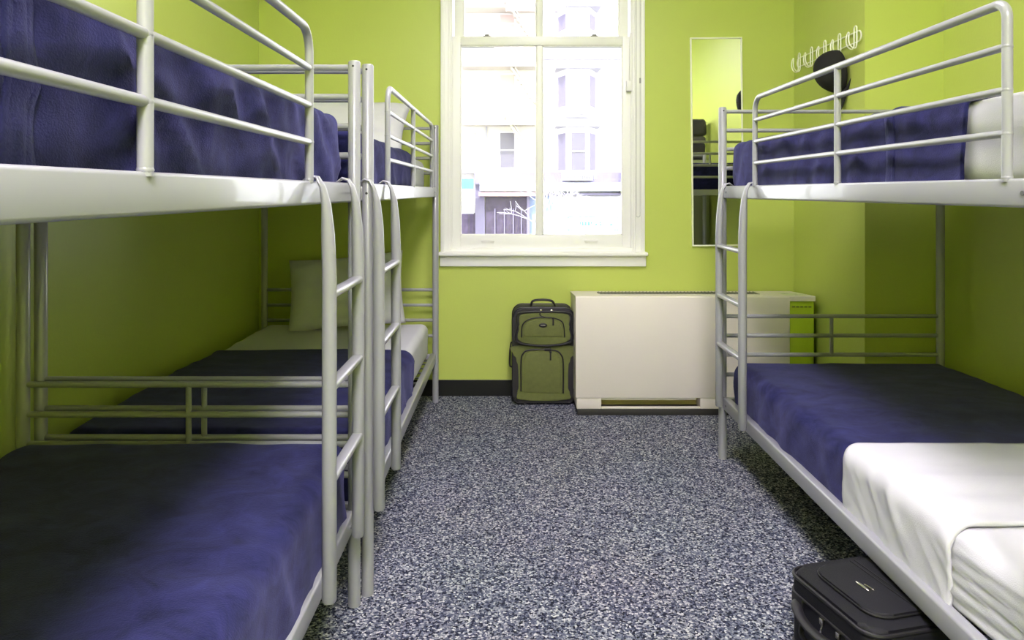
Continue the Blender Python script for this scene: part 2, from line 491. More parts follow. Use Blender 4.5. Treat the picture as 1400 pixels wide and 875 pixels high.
NB = dict(s=1, xf=-0.4516, W=0.962, ya=0.134, yb=2.124)
FB = dict(s=1, xf=-0.4240, W=0.975, ya=2.182, yb=4.172)
RB = dict(s=-1, xf=0.957, W=0.980, ya=1.300, yb=3.290)
bed('silver metal bunk bed nearest the camera on the left, all in dark blue bedding', **NB, guard=(0.19, 0.91, 1.654), ladder=(1.68, 2.0))
bed('silver metal bunk bed in the far left corner beside the window', **FB, guard=(2.55, 3.22, 3.985), ladder=(2.166, 2.487))
bed('silver metal bunk bed standing alone along the right wall', **RB, guard=(1.41, 2.14, 2.86), ladder=(2.892, 3.212))

# ------------------------------------------------------------------ bedding
def cloth_disp(seed, amp_top=0.004, amp_side=0.006, sag=0.0, freq=1.0, cx=0, hw=0.45, yc=0, hl=1):
    sv = Vector((seed*13.1, seed*7.7, seed*3.3))
    def f(p, n):
        q = p*freq
        top = max(0, n.z); side = math.sqrt(max(0, 1-n.z*n.z))
        a = noise.fractal(Vector((q.x*2.2, q.y*3.0, q.z*2))+sv, 0.7, 2.0, 3)
        w = noise.noise(Vector((q.x*3, q.y*9, q.z*4))+sv)
        rid = 1-abs(noise.noise(Vector((q.x*4+q.z*5, q.y*7+q.z*3, q.z*3))+sv*2))*2
        fold = noise.noise(Vector((q.x*2, q.y*13+q.z*9, q.z*2.5))+sv*3)
        d = amp_side*side*0.9*fold + amp_top*top*(a*1.3 + 0.5*max(0, rid)**3) + amp_side*side*(a*0.8+w*0.9+0.6*max(0, rid)**3)
        return d
    return f

def pleat_disp(base, y_list, z0, h, amp=0.007):
    def f(p, n):
        d = base(p, n)
        return d
    return f

BLG = 'navy fleece blankets'
def blanket(label, x0, x1, y0, y1, z0, z1, seed, drop, hems=(), r=0.05, cell=0.022, at=0.004, as_=0.008):
    D = cloth_disp(seed, at, as_)
    bm = softbox(x0, x1, y0, y1, z0, z1, r, cell, D, drop=drop)
    o = obj('blanket', bm, M['blanket'], angle=80)
    solidify(o, 0.007)
    tag(o, label, 'blanket', BLG)
    for (ha, hb) in hems:
        bm = softbox(x0, x1, ha, hb, z0, z1, r, 0.02, lambda p, n: D(p, n)+0.0035, drop=('z0', 'y0', 'y1'))
        h = obj('hem', bm, M['hem'], o, angle=80); solidify(h, 0.004)
        h['label'] = 'stitched hem band'
    return o

# near left bunk
blanket('dark blue fleece blanket over the near left lower bunk', -1.395, -0.462, 0.19, 2.098, 0.252, 0.488, 1, ('z0',), r=0.05)
blanket('dark blue fleece blanket tucked on the near left upper bunk, nearest the camera', -1.385, -0.489, 0.17, 2.09, 1.213, 1.418, 2, ('z0',), hems=((0.70, 0.745),), r=0.034, as_=0.015)

# far left bunk
def mattress(label, x0, x1, y0, y1, z0, z1, seed, at=0.003, as_=0.006, pleats=False):
    D0 = cloth_disp(seed, at, as_)
    def D(p, n):
        d = D0(p, n)
        if pleats:
            k = p.z*1.0 + p.y*0.10 + 0.012*noise.noise(Vector((p.y*5, p.z*8, 1)))
            d += max(0, -n.x)*0.0055*math.sin(k*190 + 2*noise.noise(p*6))*0.7*min(1, max(0, (0.435-p.z)*25))
            d += max(0, n.z)*0.002*math.sin(p.y*40+3*noise.noise(p*3))
            if p.y > 1.75: d -= 0.012
        return d
    bm = softbox(x0, x1, y0, y1, z0, z1, 0.04, 0.012 if pleats else 0.03, D)
    o = obj('mattress', bm, M['sheet'], angle=80)
    tag(o, label, 'mattress', 'mattresses in white fitted sheets')
    return o
FX0, FX1 = -1.37, -0.458
mattress('white sheeted mattress of the far left lower bunk', FX0, FX1-0.003, 2.23, 4.135, 0.262, 0.455, 11, 0.003, 0.004)
blanket('dark blue fleece blanket on the far left lower bunk, white sheet above it', FX0-0.012, FX1+0.010, 2.22, 3.37, 0.256, 0.470, 3, ('z0', 'y1'), r=0.05)
mattress('white sheeted mattress of the far left upper bunk', FX0, FX1-0.022, 2.24, 4.13, 1.202, 1.372, 12, 0.002, 0.004)
blanket('dark blue fleece blanket on the far left upper bunk behind the two posts', FX0-0.012, FX1-0.004, 2.225, 3.50, 1.215, 1.394, 4, ('z0', 'y1'), r=0.05, as_=0.009)

# right bunk
RX0, RX1 = 0.992, 1.905
mattress('white sheeted mattress of the right lower bunk, showing at the near end', RX0-0.006, RX1, 1.335, 3.235, 0.262, 0.449, 13, 0.002, 0.003, pleats=True)
blanket('dark blue fleece blanket on the right lower bunk with a white fold over it', RX0-0.008, RX1+0.012, 2.02, 3.245, 0.256, 0.450, 5, ('z0', 'y0'), r=0.05)
mattress('white sheeted mattress of the right upper bunk', RX0+0.008, RX1, 1.335, 3.235, 1.202, 1.401, 14, 0.001, 0.003)
blanket('dark blue fleece blanket on the right upper bunk with a stitched hem', RX0-0.008, RX1+0.012, 1.585, 3.248, 1.215, 1.412, 6, ('z0', 'y0'), hems=((1.865, 1.905),), r=0.034, as_=0.008)

# white top sheet folded back over the blanket on the right lower bunk
def fold_disp(p, n):
    side = max(0, -n.x)
    base = cloth_disp(21, 0.003, 0.004)(p, n)
    k = p.y*1.0 + (0.45-p.z)*0.9
    am = 0.35+0.65*abs(noise.noise(Vector((p.y*4, 2, 3))))*2
    pl = am*(max(0, math.sin(k*80 + 7*noise.noise(p*4)))**2*0.0035 + max(0, math.sin(k*41+1+5*noise.noise(p*3)))**3*0.005)
    top = max(0, n.z)*(0.0035*math.sin(p.y*42 + p.x*3 + 5*noise.noise(Vector((p.x*1.6, p.y*3, 0))))*(0.5+0.5*noise.noise(Vector((p.x*2, p.y*4, 5))))*min(1, max(0, (2.12-p.y)*8)))
    return base + side*pl + top
bm = softbox(RX0-0.014, RX1+0.016, 1.625, 2.145, 0.262, 0.462, 0.055, 0.011, fold_disp, drop=('z0', 'y0', 'y1'))
# the folded corner slopes back towards the rail
for v in bm.verts:
    if v.co.x < RX0+0.04:
        t = max(0, min(1, (0.455-v.co.z)/0.19))
        if v.co.y > 2.0: v.co.y -= 0.0*t*t*min(1, (v.co.y-2.0)/0.1)
o = obj('top_sheet', bm, M['sheet'], angle=80); solidify(o, 0.008)
tag(o, 'white top sheet folded back over the blue blanket of the right lower bunk', 'sheet')

# pillows -------------------------------------------------------------------
def pillow(label, W, H, T, loc, rot, seed, m='sheet'):
    bm = bmesh.new(); n = 34; grid = {}
    sv = Vector((seed*5.1, seed*2.3, seed))
    for side in (1, -1):
        for i in range(n+1):
            for j in range(n+1):
                u = -1+2*i/n; v = -1+2*j/n
                e = i in (0, n) or j in (0, n)
                if e and side == -1: continue
                # pinched outline: edges bow inwards between the corners
                x = u*(1-0.05*(1-v*v)*abs(u))*W/2; y = v*(1-0.07*(1-u*u)*abs(v))*H/2
                h = (max(0, 1-u**4)*max(0, 1-v**4))**0.55*T/2
                z = side*h
                z += side*min(1, h*40)*0.008*noise.fractal(Vector((u*2.2, v*2.2, side))+sv, 0.7, 2, 3)
                rim = max(abs(u), abs(v))
                z += side*min(1, h*60)*0.006*max(0, rim-0.55)*math.sin((u*11 if abs(v) > abs(u) else v*11)+seed)
                grid[(side, i, j)] = bm.verts.new((x, y, z))
    for i in range(n+1):
        for j in range(n+1):
            if i in (0, n) or j in (0, n): grid[(-1, i, j)] = grid[(1, i, j)]
    for side in (1, -1):
        for i in range(n):
            for j in range(n):
                f = [grid[(side, i, j)], grid[(side, i+1, j)], grid[(side, i+1, j+1)], grid[(side, i, j+1)]]
                bm.faces.new(f if side == 1 else f[::-1])
    o = obj('pillow', bm, M[m], angle=180, loc=loc, rot=rot)
    # flat seam around the edge
    pts = []
    for i in range(n): pts.append(o.data.vertices)
    tag(o, label, 'pillow', 'white pillows')
    return o
pillow('white pillow propped against the rails of the far left lower bunk', 0.63, 0.41, 0.13, (-0.890, 3.985, 0.657), (math.radians(68), math.radians(-5), math.radians(2)), 1)
pillow('white pillow propped at the far end of the far left upper bunk', 0.70, 0.42, 0.14, (-0.90, 3.93, 1.545), (math.radians(42), 0, math.radians(-2)), 2)

# ------------------------------------------------------------------ heater cabinet below the window
hx0, hx1, hy0 = 0.353, 1.502, 3.92
ht = empty('wall_heater', ((hx0+hx1)/2, 4.1, 0))
tag(ht, 'low cream metal heating cabinet below the mirror, beside the green suitcase', 'heater')
ox, oy = ht.location.x, ht.location.y
def H(x0, x1, y0, y1, z0, z1, **k): return (x0-ox, x1-ox, y0-oy, y1-oy, z0, z1)
def zt(y): return 0.639 - 0.021*(y-hy0)/(4.28-hy0)
b = bx(*H(hx0+0.004, hx1-0.004, hy0+0.012, 4.285, 0.093, 0.615), bev=0.003)
obj('cabinet', b, M['cream'], ht)
b = bmesh.new()      # top cover, sloping gently towards the wall
pts = [(hy0+0.004, zt(hy0)-0.004), (hy0+0.008, zt(hy0)), (4.285, zt(4.285)), (4.285, 0.612), (hy0+0.004, 0.612)]
va = [b.verts.new((hx0-ox, y-oy, z)) for y, z in pts]; vb = [b.verts.new((1.640-ox, y-oy, z)) for y, z in pts]
b.faces.new(va); b.faces.new(vb[::-1])
for i in range(5): b.faces.new((va[i], vb[i], vb[(i+1) % 5], va[(i+1) % 5]))
top = obj('top_cover', b, M['cream'], ht, smooth=False)
# recessed discharge grille in the top
b = bmesh.new(); sl = -0.021/(4.28-hy0)
for i in range(46):
    x = 0.50+i*0.0195
    box(b, x-ox, x+0.004-ox, 4.055-oy, 4.155-oy, zt(4.055)-0.001, zt(4.055)+0.0022)
for yy in (4.052, 4.075, 4.10, 4.125, 4.15):
    box(b, 0.50-ox, 1.385-ox, yy-oy, yy+0.004-oy, zt(yy)-0.001, zt(yy)+0.0028)
obj('air_grille', b, M['grille'], top)
b = bx(0.495-ox, 1.39-ox, 4.048-oy, 4.158-oy, zt(4.158)-0.001, zt(4.10)+0.0008)
obj('grille_slot', b, M['black'], top)
b = bx(*H(hx0, hx1, hy0, hy0+0.014, 0.093, 0.634), bev=0.004)
obj('front_panel', b, M['cream'], ht)
for xa, xb in ((hx0+0.006, hx0+0.138), (1.022, hx1-0.006)): obj('foot', bx(*H(xa, xb, hy0+0.006, hy0+0.26, 0.034, 0.093), bev=0.003), M['cream'], ht)
b = bx(*H(hx0+0.138, 1.022, hy0+0.006, hy0+0.026, 0.034, 0.044), bev=0.003)
box(b, *H(hx0+0.138, 1.0, hy0+0.010, hy0+0.030, 0.080, 0.090), bev=0.003)
obj('intake_lip', b, M['cream'], ht)
b = bx(*H(hx0+0.138, 1.022, hy0+0.09, hy0+0.11, 0.034, 0.092))
obj('intake_duct', b, M['cream_dark'], ht)
b = bx(*H(hx0+0.01, hx1-0.006, hy0+0.003, hy0+0.30, 0.0, 0.034), bev=0.002)
obj('plinth', b, M['plinth'], ht)
b = bx(*H(hx1, 1.635, hy0+0.012, 4.27, 0.0, 0.612), bev=0.002)
e = obj('end_cover', b, M['green_panel'], ht); e['label'] = 'green end cover'
b = bmesh.new()
for i in range(5): box(b, *H(hx1+0.015+i*0.022, hx1+0.031+i*0.022, hy0+0.010, hy0+0.014, 0.578, 0.582))
obj('vent_slot', b, M['plinth'], ht)
b = bmesh.new()
z0 = zt(4.0)
va = [(1.50, 3.955), (1.63, 3.955), (1.63, 4.12), (1.50, 4.12)]
vs = [b.verts.new((x-ox, y-oy, zt(y)+0.0012)) for x, y in va]; b.faces.new(vs)
st = obj('label_sticker', b, M['label'], ht, smooth=False)
b = bmesh.new()
random.seed(3)
for (ya_, xs, xe) in ((3.995, 1.555, 1.618), (4.005, 1.552, 1.62), (4.062, 1.51, 1.545), (4.07, 1.508, 1.543), (4.075, 1.575, 1.60)):
    x = xs
    while x < xe:
        w = random.uniform(0.003, 0.009)
        q = [b.verts.new((px-ox, py-oy, zt(py)+0.0022)) for px, py in ((x, ya_), (x+w, ya_), (x+w, ya_+0.006), (x, ya_+0.006))]
        b.faces.new(q); x += w+0.003
obj('printed_text', b, M['ink'], st, smooth=False)
cable = smoothline([(1.652, 3.99, 0.632), (1.650, 3.97, 0.56), (1.651, 3.972, 0.48), (1.646, 3.97, 0.40), (1.650, 3.97, 0.33), (1.651, 3.975, 0.2), (1.648, 3.98, 0.006)], 6)
o = obj('power_cable', tb(cable, 0.0042, 8), M['black'])
tag(o, 'thin black cable hanging down beside the green end of the cream heater', 'cable')

# ------------------------------------------------------------------ wall mirror
mx0, mx1, mz0, mz1 = 1.063, 1.368, 0.880, 2.105
mr = empty('wall_mirror', ((mx0+mx1)/2, WY-0.002, (mz0+mz1)/2))
mr.rotation_euler = (0, math.radians(-0.6), 0)
tag(mr, 'tall narrow mirror with a thin white frame on the green back wall', 'mirror')
w, h = (mx1-mx0)/2, (mz1-mz0)/2
b = bmesh.new()
fr = 0.009
for q in ((-w, w, h-fr, h), (-w, w, -h, -h+fr), (-w, -w+fr, -h+fr, h-fr), (w-fr, w, -h+fr, h-fr)):
    box(b, q[0], q[1], -0.014, 0.0, q[2], q[3], bev=0.002)
obj('mirror_frame', b, M['wire'], mr)
obj('mirror_glass', bx(-w+fr, w-fr, -0.009, -0.002, -h+fr, h-fr), M['mirror'], mr, smooth=False)

# ------------------------------------------------------------------ locker seen in the mirror
lk = empty('locker', (1.80, 1.02, 0))
tag(lk, 'tall olive grey locker beside the right bunk, seen only in the mirror', 'locker')
obj('cabinet', bx(-0.22, 0.22, -0.17, 0.17, 0.04, 1.52, bev=0.006), M['hand'], lk)
obj('plinth', bx(-0.20, 0.20, -0.16, 0.16, 0, 0.04), M['plinth'], lk)
d = obj('door', bx(-0.205, 0.205, 0.17, 0.186, 0.07, 1.50, bev=0.004), M['hand'], lk)
b = bmesh.new()
for i in range(5): box(b, -0.08, 0.08, 0.186, 0.1875, 1.34+i*0.022, 1.347+i*0.022)
obj('vent_slot', b, M['plinth'], d)
obj('door_handle', bx(-0.17, -0.15, 0.186, 0.205, 0.95, 1.07, bev=0.004), M['metal'], d)
zz = 1.523
for i, (hh, mm, lb) in enumerate(((0.17, 'char', 'charcoal folded blanket lying directly on the locker, seen in the mirror'), (0.07, 'grey', 'grey folded blanket between two charcoal ones, seen in the mirror'), (0.17, 'char', 'charcoal folded blanket topmost on the locker, seen in the mirror'))):
    o = obj('folded_blanket', softbox(1.61, 1.99, 0.88, 1.17, zz, zz+hh, 0.03, 0.03, cloth_disp(40+i, 0.0, 0.008)), M[mm], angle=80)
    tag(o, lb, 'blanket', 'folded blankets on the locker'); zz += hh+0.002

# ------------------------------------------------------------------ coat rack and cap
rk = empty('coat_rack', (CX, 3.84, 1.94))
tag(rk, 'white wire coat rack with five hooks high on the green column', 'coat rack')
b = bmesh.new()
ring = [(-0.010, -0.375, 0.026)] + [(-0.010, 0.355, 0.026)]
pts = [Vector((-0.010, y, z)) for y, z in ([(-0.36, 0.026), (0.36, 0.026)] + [(0.36+0.025*math.sin(a), 0.001+0.025*math.cos(a)) for a in [PI*k/8 for k in range(1, 8)]] + [(0.36, -0.024), (-0.36, -0.024)] + [(-0.36-0.025*math.sin(a), 0.001-0.025*math.cos(a)) for a in [PI*k/8 for k in range(1, 8)]])]
tube(b, pts, 0.0034, 8, closed=True)
obj('rack_wire', b, M['wire'], rk)
hook_y = [4.18-0.17*i for i in range(5)]
for hy in hook_y:
    y = hy-3.84
    b = bmesh.new()
    a = [(-0.014, y-0.014, -0.05), (-0.016, y-0.014, 0.035), (-0.016, y-0.010, 0.048), (-0.016, y, 0.053), (-0.016, y+0.010, 0.048), (-0.016, y+0.014, 0.035), (-0.014, y+0.014, -0.05)]
    tube(b, smoothline([(-0.052, y-0.012, 0.012), (-0.055, y-0.013, -0.015), (-0.048, y-0.014, -0.042), (-0.030, y-0.014, -0.056), (-0.017, y-0.014, -0.042)] + a[1:6] + [(-0.017, y+0.014, -0.042), (-0.030, y+0.014, -0.056), (-0.048, y+0.014, -0.042), (-0.055, y+0.013, -0.015), (-0.052, y+0.012, 0.012)], 4), 0.0031, 8)
    tube(b, smoothline([(-0.052, y-0.012, 0.012), (-0.050, y, 0.022), (-0.052, y+0.012, 0.012)], 4), 0.0031, 8)
    obj('hook', b, M['wire'], rk)
    
cap = empty('baseball_cap', (1.648, 3.66, 1.80))
tag(cap, 'black baseball cap hanging from the white wire coat rack', 'cap')
b = bmesh.new()
# crown: dome towards -x, opening towards the wall; hung with the peak down
nu, nv = 26, 12
rings = []
for j in range(nv+1):
    t = j/nv
    rr = math.cos(t*PI/2)**0.72 if j < nv else 0
    xo = -0.118*math.sin(t*PI/2)
    ring = []
    for i in range(nu):
        a = 2*PI*i/nu
        ry, rz = 0.088*rr, 0.104*rr
        seam = 1-0.018*(abs(math.sin(3*a))**0.3 < 0.35)
        dent = 0.006*noise.noise(Vector((math.cos(a)*1.5, math.sin(a)*1.5, t*2)))
        ring.append(Vector((xo - 0.012*math.sin(a)*rr, ry*math.cos(a)*seam+dent, rz*math.sin(a)*seam+dent)))
    rings.append(ring)
R = [[b.verts.new(p) for p in r] for r in rings[:-1]]
tip = b.verts.new((-0.118, 0, 0))
for j in range(nv-1):
    for i in range(nu): b.faces.new((R[j][i], R[j][(i+1) % nu], R[j+1][(i+1) % nu], R[j+1][i]))
for i in range(nu): b.faces.new((R[-1][i], R[-1][(i+1) % nu], tip))
cr = obj('crown', b, M['cap'], cap, angle=60); solidify(cr, 0.003, 0)
b = bmesh.new()
bmesh.ops.create_icosphere(b, subdivisions=2, radius=0.007, matrix=Matrix.Translation((-0.119, 0, 0)))
obj('top_button', b, M['cap'], cap)
b = bmesh.new()    # peak: curved bill pointing down
rows = []
for j in range(9):
    t = j/8
    row = []
    for i in range(17):
        u = -1+2*i/16
        wy = 0.080*u*math.cos(t*0.75)
        drop = t*0.100*math.sqrt(max(0, 1-u*u*0.8))
        zz = -0.104*math.sqrt(max(0, 1-(u*0.9)**2)) - drop
        xx = 0.014 - 0.030*(1-u*u)*0.4 - t*0.004 + 0.022*(u*u)*0.3
        row.append(b.verts.new((xx, wy, zz)))
    rows.append(row)
for j in range(8):
    for i in range(16): b.faces.new((rows[j][i], rows[j][i+1], rows[j+1][i+1], rows[j+1][i]))
bl = obj('peak', b, M['cap'], cap, angle=60); solidify(bl, 0.004, 0)

# ------------------------------------------------------------------ green suitcase
def soft(bm, cuts=0): return bm
gs = empty('suitcase', (0.189, 4.11, 0))
gs.location = ((743-697)*4.11/1000, 4.11, 0)
tag(gs, 'upright olive green suitcase with black trim below the window', 'suitcase', None)
k = 0.00075
def Q(zx, zy): return ((zx-290)*k, (830-zy)*k)
b = slab(bmesh.new(), rrect(-0.172, 0.172, 0.012, 0.545, (0.035, 0.035, 0.055, 0.055)), 0.0, 0.165, 0.0)
es = [e for e in b.edges if abs(e.verts[0].co.y-e.verts[1].co.y) < 1e-6]
bmesh.ops.bevel(b, geom=es, offset=0.014, segments=3, profile=0.5, affect='EDGES')
body = obj('shell', b, M['char'], gs)
lo = [(72, 385), (74, 455), (98, 520), (103, 700), (92, 745), (125, 788), (460, 788), (487, 745), (473, 700), (477, 520), (504, 455), (512, 385)]
lo = [Q(*p) for p in lo]
lo = [(p.x, p.y) for p in smoothline([Vector((a, c, 0)) for a, c in lo], 4, closed=True)]
b = slab(bmesh.new(), lo, -0.010, 0.01, 0.004)
obj('front_panel', b, M['olive'], gs)
up = [Q(*p) for p in [(108, 165), (112, 235), (96, 310), (132, 350), (290, 366), (450, 350), (490, 310), (474, 235), (484, 165), (440, 138), (290, 134), (150, 138)]]
up_s = [(p.x, p.y) for p in smoothline([Vector((a, c, 0)) for a, c in up], 4, closed=True)]
b = slab(bmesh.new(), [(x*1.12, z+(z-0.45)*0.12) for x, z in up_s], -0.026, 0.01, 0.008)
pk = obj('upper_pocket', b, M['char'], gs)
b = slab(bmesh.new(), up_s, -0.034, -0.02, 0.005)
obj('pocket_face', b, M['olive'], pk)
b = tb(smoothline([(x*1.09, -0.026, z+(z-0.45)*0.09) for x, z in up], 4, closed=True), 0.0055, 10, closed=True)
obj('piping', b, M['piping'], pk)
def curve_on(pts, y, r, parent, name, m, n=5):
    return obj(name, tb(smoothline([(Q(*p)[0], y, Q(*p)[1]) for p in pts], n), r, 8), m, parent)
curve_on([(125, 312), (128, 235), (160, 190), (230, 167), (350, 167), (420, 192), (440, 235), (446, 312)], -0.035, 0.0034, pk, 'pocket_zip', M['piping'])
curve_on([(122, 722), (122, 500), (138, 440), (180, 415), (300, 408), (385, 420), (425, 455), (437, 520), (437, 738)], -0.0105, 0.0042, gs, 'panel_zip', M['piping'])
# inner raised panel inside the lower zip
inn = [Q(*p) for p in [(140, 728), (140, 500), (158, 445), (200, 425), (300, 420), (375, 430), (408, 465), (420, 520), (420, 735)]]
b = slab(bmesh.new(), inn, -0.0165, -0.006, 0.005)
obj('raised_panel', b, M['olive'], gs)
inn = [Q(*p) for p in [(142, 306), (145, 240), (172, 200), (235, 180), (345, 180), (405, 203), (424, 240), (430, 306)]]
b = slab(bmesh.new(), inn, -0.0395, -0.030, 0.004)
obj('raised_panel', b, M['olive'], pk)
b = bmesh.new()
bmesh.ops.create_uvsphere(b, u_segments=24, v_segments=10, radius=1, matrix=Matrix.Translation((Q(285, 222)[0], -0.040, Q(285, 222)[1])) @ Matrix.Diagonal((0.0235, 0.004, 0.0125, 1)))
bd = obj('badge', b, M['piping'], pk)
b = bmesh.new()
for i in range(5): box(b, Q(285, 222)[0]-0.012+i*0.005, Q(285, 222)[0]-0.009+i*0.005, -0.0447, -0.0438, Q(285, 222)[1]-0.0035, Q(285, 222)[1]+0.003)
obj('badge_lettering', b, M['chrome'], bd, smooth=False)
def pull(x, y, z0, z1, parent, m=M['piping']):
    b = bx(x-0.0045, x+0.0045, y-0.004, y, z1, z0, bev=0.0015)
    box(b, x-0.007, x+0.007, y-0.005, y+0.002, z0-0.002, z0+0.008, bev=0.002)
    return obj('zip_pull', b, m, parent)
pull(Q(360, 172)[0], -0.042, Q(0, 172)[1], Q(0, 222)[1], pk)
pull(Q(342, 430)[0], -0.018, Q(0, 430)[1], Q(0, 488)[1], gs)
b = bx(Q(296, 0)[0], Q(350, 0)[0], -0.019, -0.008, Q(0, 420)[1], Q(0, 398)[1], bev=0.004)
obj('zip_slider', b, M['piping'], gs)
curve_on([(265, 122), (262, 145), (285, 158), (330, 168)], -0.037, 0.003, gs, 'cord_loop', M['piping'])
for xa, xb in ((262, 282), (340, 362)): obj('handle_rivet', bx(Q(xa, 0)[0], Q(xb, 0)[0], -0.006, 0.004, Q(0, 128)[1], Q(0, 114)[1], bev=0.003), M['chrome'], gs)
hp = smoothline([(Q(195, 118)[0], 0.03, 0.541), (Q(200, 95)[0], 0.02, 0.565), (Q(215, 70)[0], 0.02, 0.584), (Q(285, 64)[0], 0.02, 0.590), (Q(350, 72)[0], 0.02, 0.584), (Q(372, 92)[0], 0.02, 0.565), (Q(380, 118)[0], 0.03, 0.541)], 5)
obj('carry_handle', tb(hp, [(0.0065, 0.009)]*len(hp), 12), M['piping'], gs)
b = slab(bmesh.new(), rrect(-0.075, 0.07, 0.538, 0.554, 0.006), 0.012, 0.09, 0.003)
obj('handle_base', b, M['piping'], gs)
sp = smoothline([(-0.172, 0.07, 0.34), (-0.184, 0.068, 0.33), (-0.190, 0.065, 0.25), (-0.188, 0.066, 0.205), (-0.173, 0.07, 0.20)], 6)
obj('side_strap', tb(sp, [(0.010, 0.004)]*len(sp), 10), M['piping'], gs)
for x in (-0.14, 0.14):
    b = tb([(x-0.014, 0.135, 0.024), (x+0.014, 0.135, 0.024)], 0.024, 18)
    obj('wheel', b, M['black'], gs)
b = bmesh.new()
for x in (-0.13, 0.13): obj('foot', bx(x-0.02, x+0.02, 0.012, 0.03, 0, 0.016, bev=0.003), M['black'], gs)
# side piping around the front and the back rim
for yy in (0.010, 0.155):
    ol = rrect(-0.172, 0.172, 0.012, 0.545, (0.035, 0.035, 0.055, 0.055))
    obj('rim_piping', tb([(x, yy, z) for x, z in ol], 0.005, 8, closed=True), M['piping'], gs)

# ------------------------------------------------------------------ black suitcase lying under the right bunk
bs = empty('suitcase', (0.738, 1.95, 0), 0)
ang = math.atan2(0.07, 0.29)
bs.rotation_euler = (0, 0, ang)
tag(bs, 'black suitcase lying flat on the carpet under the right bunk', 'suitcase')
# local axes: +x runs into the room under the bed, -y towards the camera; origin at the far left corner
LLen, LWid, LH = 0.52, 0.315, 0.203
def plan(x0, x1, y0, y1, r, z0, z1, bev):
    bm = bmesh.new()
    ol = rrect(x0, x1, y0, y1, r)
    slab(bm, ol, z0, z1)
    for v in bm.verts: v.co = Vector((v.co.x, v.co.z, v.co.y))
    if bev:
        es = [e for e in bm.edges if abs(e.verts[0].co.z-e.verts[1].co.z) < 1e-6]
        bmesh.ops.bevel(bm, geom=es, offset=bev, segments=4, profile=0.5, affect='EDGES')
    return bm
obj('shell', plan(0, LLen, -LWid, 0, 0.045, 0.012, LH-0.012, 0.018), M['luggage'], bs)
obj('lid', plan(0.004, LLen-0.004, -LWid+0.004, -0.004, 0.045, LH-0.05, LH, 0.016), M['luggage'], bs)
def ringz(x0, x1, y0, y1, r, z, rad, name, m=M['piping'], parent=bs):
    return obj(name, tb([(x, y, z) for x, y in rrect(x0, x1, y0, y1, r)], rad, 8, closed=True), m, parent)
ringz(0.0, LLen, -LWid, 0, 0.045, LH-0.010, 0.0048, 'rim_piping')
ringz(-0.001, LLen+0.001, -LWid-0.001, 0.001, 0.045, LH-0.052, 0.0036, 'zip')
ringz(0.0, LLen, -LWid, 0, 0.045, 0.016, 0.0048, 'rim_piping')
pkt = obj('top_pocket', plan(0.045, 0.43, -LWid+0.040, -0.035, 0.05, LH-0.006, LH+0.012, 0.008), M['luggage'], bs)
ringz(0.046, 0.429, -LWid+0.041, -0.036, 0.05, LH+0.004, 0.0034, 'pocket_zip', parent=pkt)
b = bmesh.new()
for xx in (0.165, 0.178, 0.215, 0.228): tube(b, [(xx, -LWid+0.045, LH+0.0125), (xx, -0.04, LH+0.0125)], 0.0022, 6)
obj('seam', b, M['piping'], pkt)
b = bmesh.new()
bmesh.ops.create_uvsphere(b, u_segments=20, v_segments=8, radius=1, matrix=Matrix.Translation((0.108, -0.155, LH+0.0135)) @ Matrix.Rotation(math.radians(0), 4, 'Z') @ Matrix.Diagonal((0.0055, 0.024, 0.003, 1)))
bmesh.ops.create_uvsphere(b, u_segments=20, v_segments=8, radius=1, matrix=Matrix.Translation((0.119, -0.165, LH+0.0135)) @ Matrix.Rotation(math.radians(6), 4, 'Z') @ Matrix.Diagonal((0.002, 0.017, 0.003, 1)))
e = obj('emblem', b, M['chrome'], pkt); e['label'] = 'silver oval emblem'
# end handle on the short side facing the aisle
hpts = smoothline([(-0.002, -0.05, 0.135), (-0.014, -0.062, 0.132), (-0.026, -0.10, 0.122), (-0.030, -0.155, 0.118), (-0.026, -0.21, 0.122), (-0.014, -0.245, 0.132), (-0.002, -0.257, 0.135)], 5)
obj('carry_handle', tb(hpts, [(0.013, 0.006)]*len(hpts), 12), M['piping'], bs)
b = bmesh.new()
for yy in (-0.05, -0.257): obj('handle_mount', bx(-0.006, 0.002, yy-0.022, yy+0.022, 0.11, 0.155, bev=0.004), M['piping'], bs)
hpts = smoothline([(-0.002, -0.07, 0.085), (-0.016, -0.09, 0.070), (-0.020, -0.155, 0.062), (-0.016, -0.22, 0.070), (-0.002, -0.24, 0.085)], 5)
obj('tow_handle', tb(hpts, 0.007, 10), M['piping'], bs)
for yy in (-0.155, -0.215):
    b = bx(-0.012, -0.003, yy-0.006, yy+0.006, 0.136, 0.152, bev=0.002)
    tube(b, smoothline([(-0.009, yy-0.003, 0.138), (-0.012, yy-0.003, 0.128), (-0.010, yy+0.002, 0.122)], 4), 0.0022, 8)
    if yy < -0.2:
        box(b, -0.013, -0.009, yy-0.006, yy+0.005, 0.088, 0.124, bev=0.002)
    else: box(b, -0.012, -0.009, yy-0.003, yy+0.003, 0.108, 0.124, bev=0.001)
    e = obj('zip_pull', b, M['chrome'], bs); e['label'] = 'silver zip pull'
b = bx(0.285, 0.305, -LWid+0.028, -LWid+0.036, LH+0.002, LH+0.008, bev=0.002)
box(b, 0.308, 0.330, -LWid+0.029, -LWid+0.035, LH+0.003, LH+0.007, bev=0.002)
e = obj('pocket_zip_pull', b, M['chrome'], pkt); e['label'] = 'silver zip pull'
for yy in (-0.05, -0.265):
    b = tb([(0.50, yy-0.012, 0.022), (0.50, yy+0.012, 0.022)], 0.022, 16)
    obj('wheel', b, M['black'], bs)
b = bmesh.new()
for yy in (-0.05, -0.265): obj('foot', bx(0.03, 0.06, yy-0.015, yy+0.015, 0, 0.02, bev=0.003), M['black'], bs)

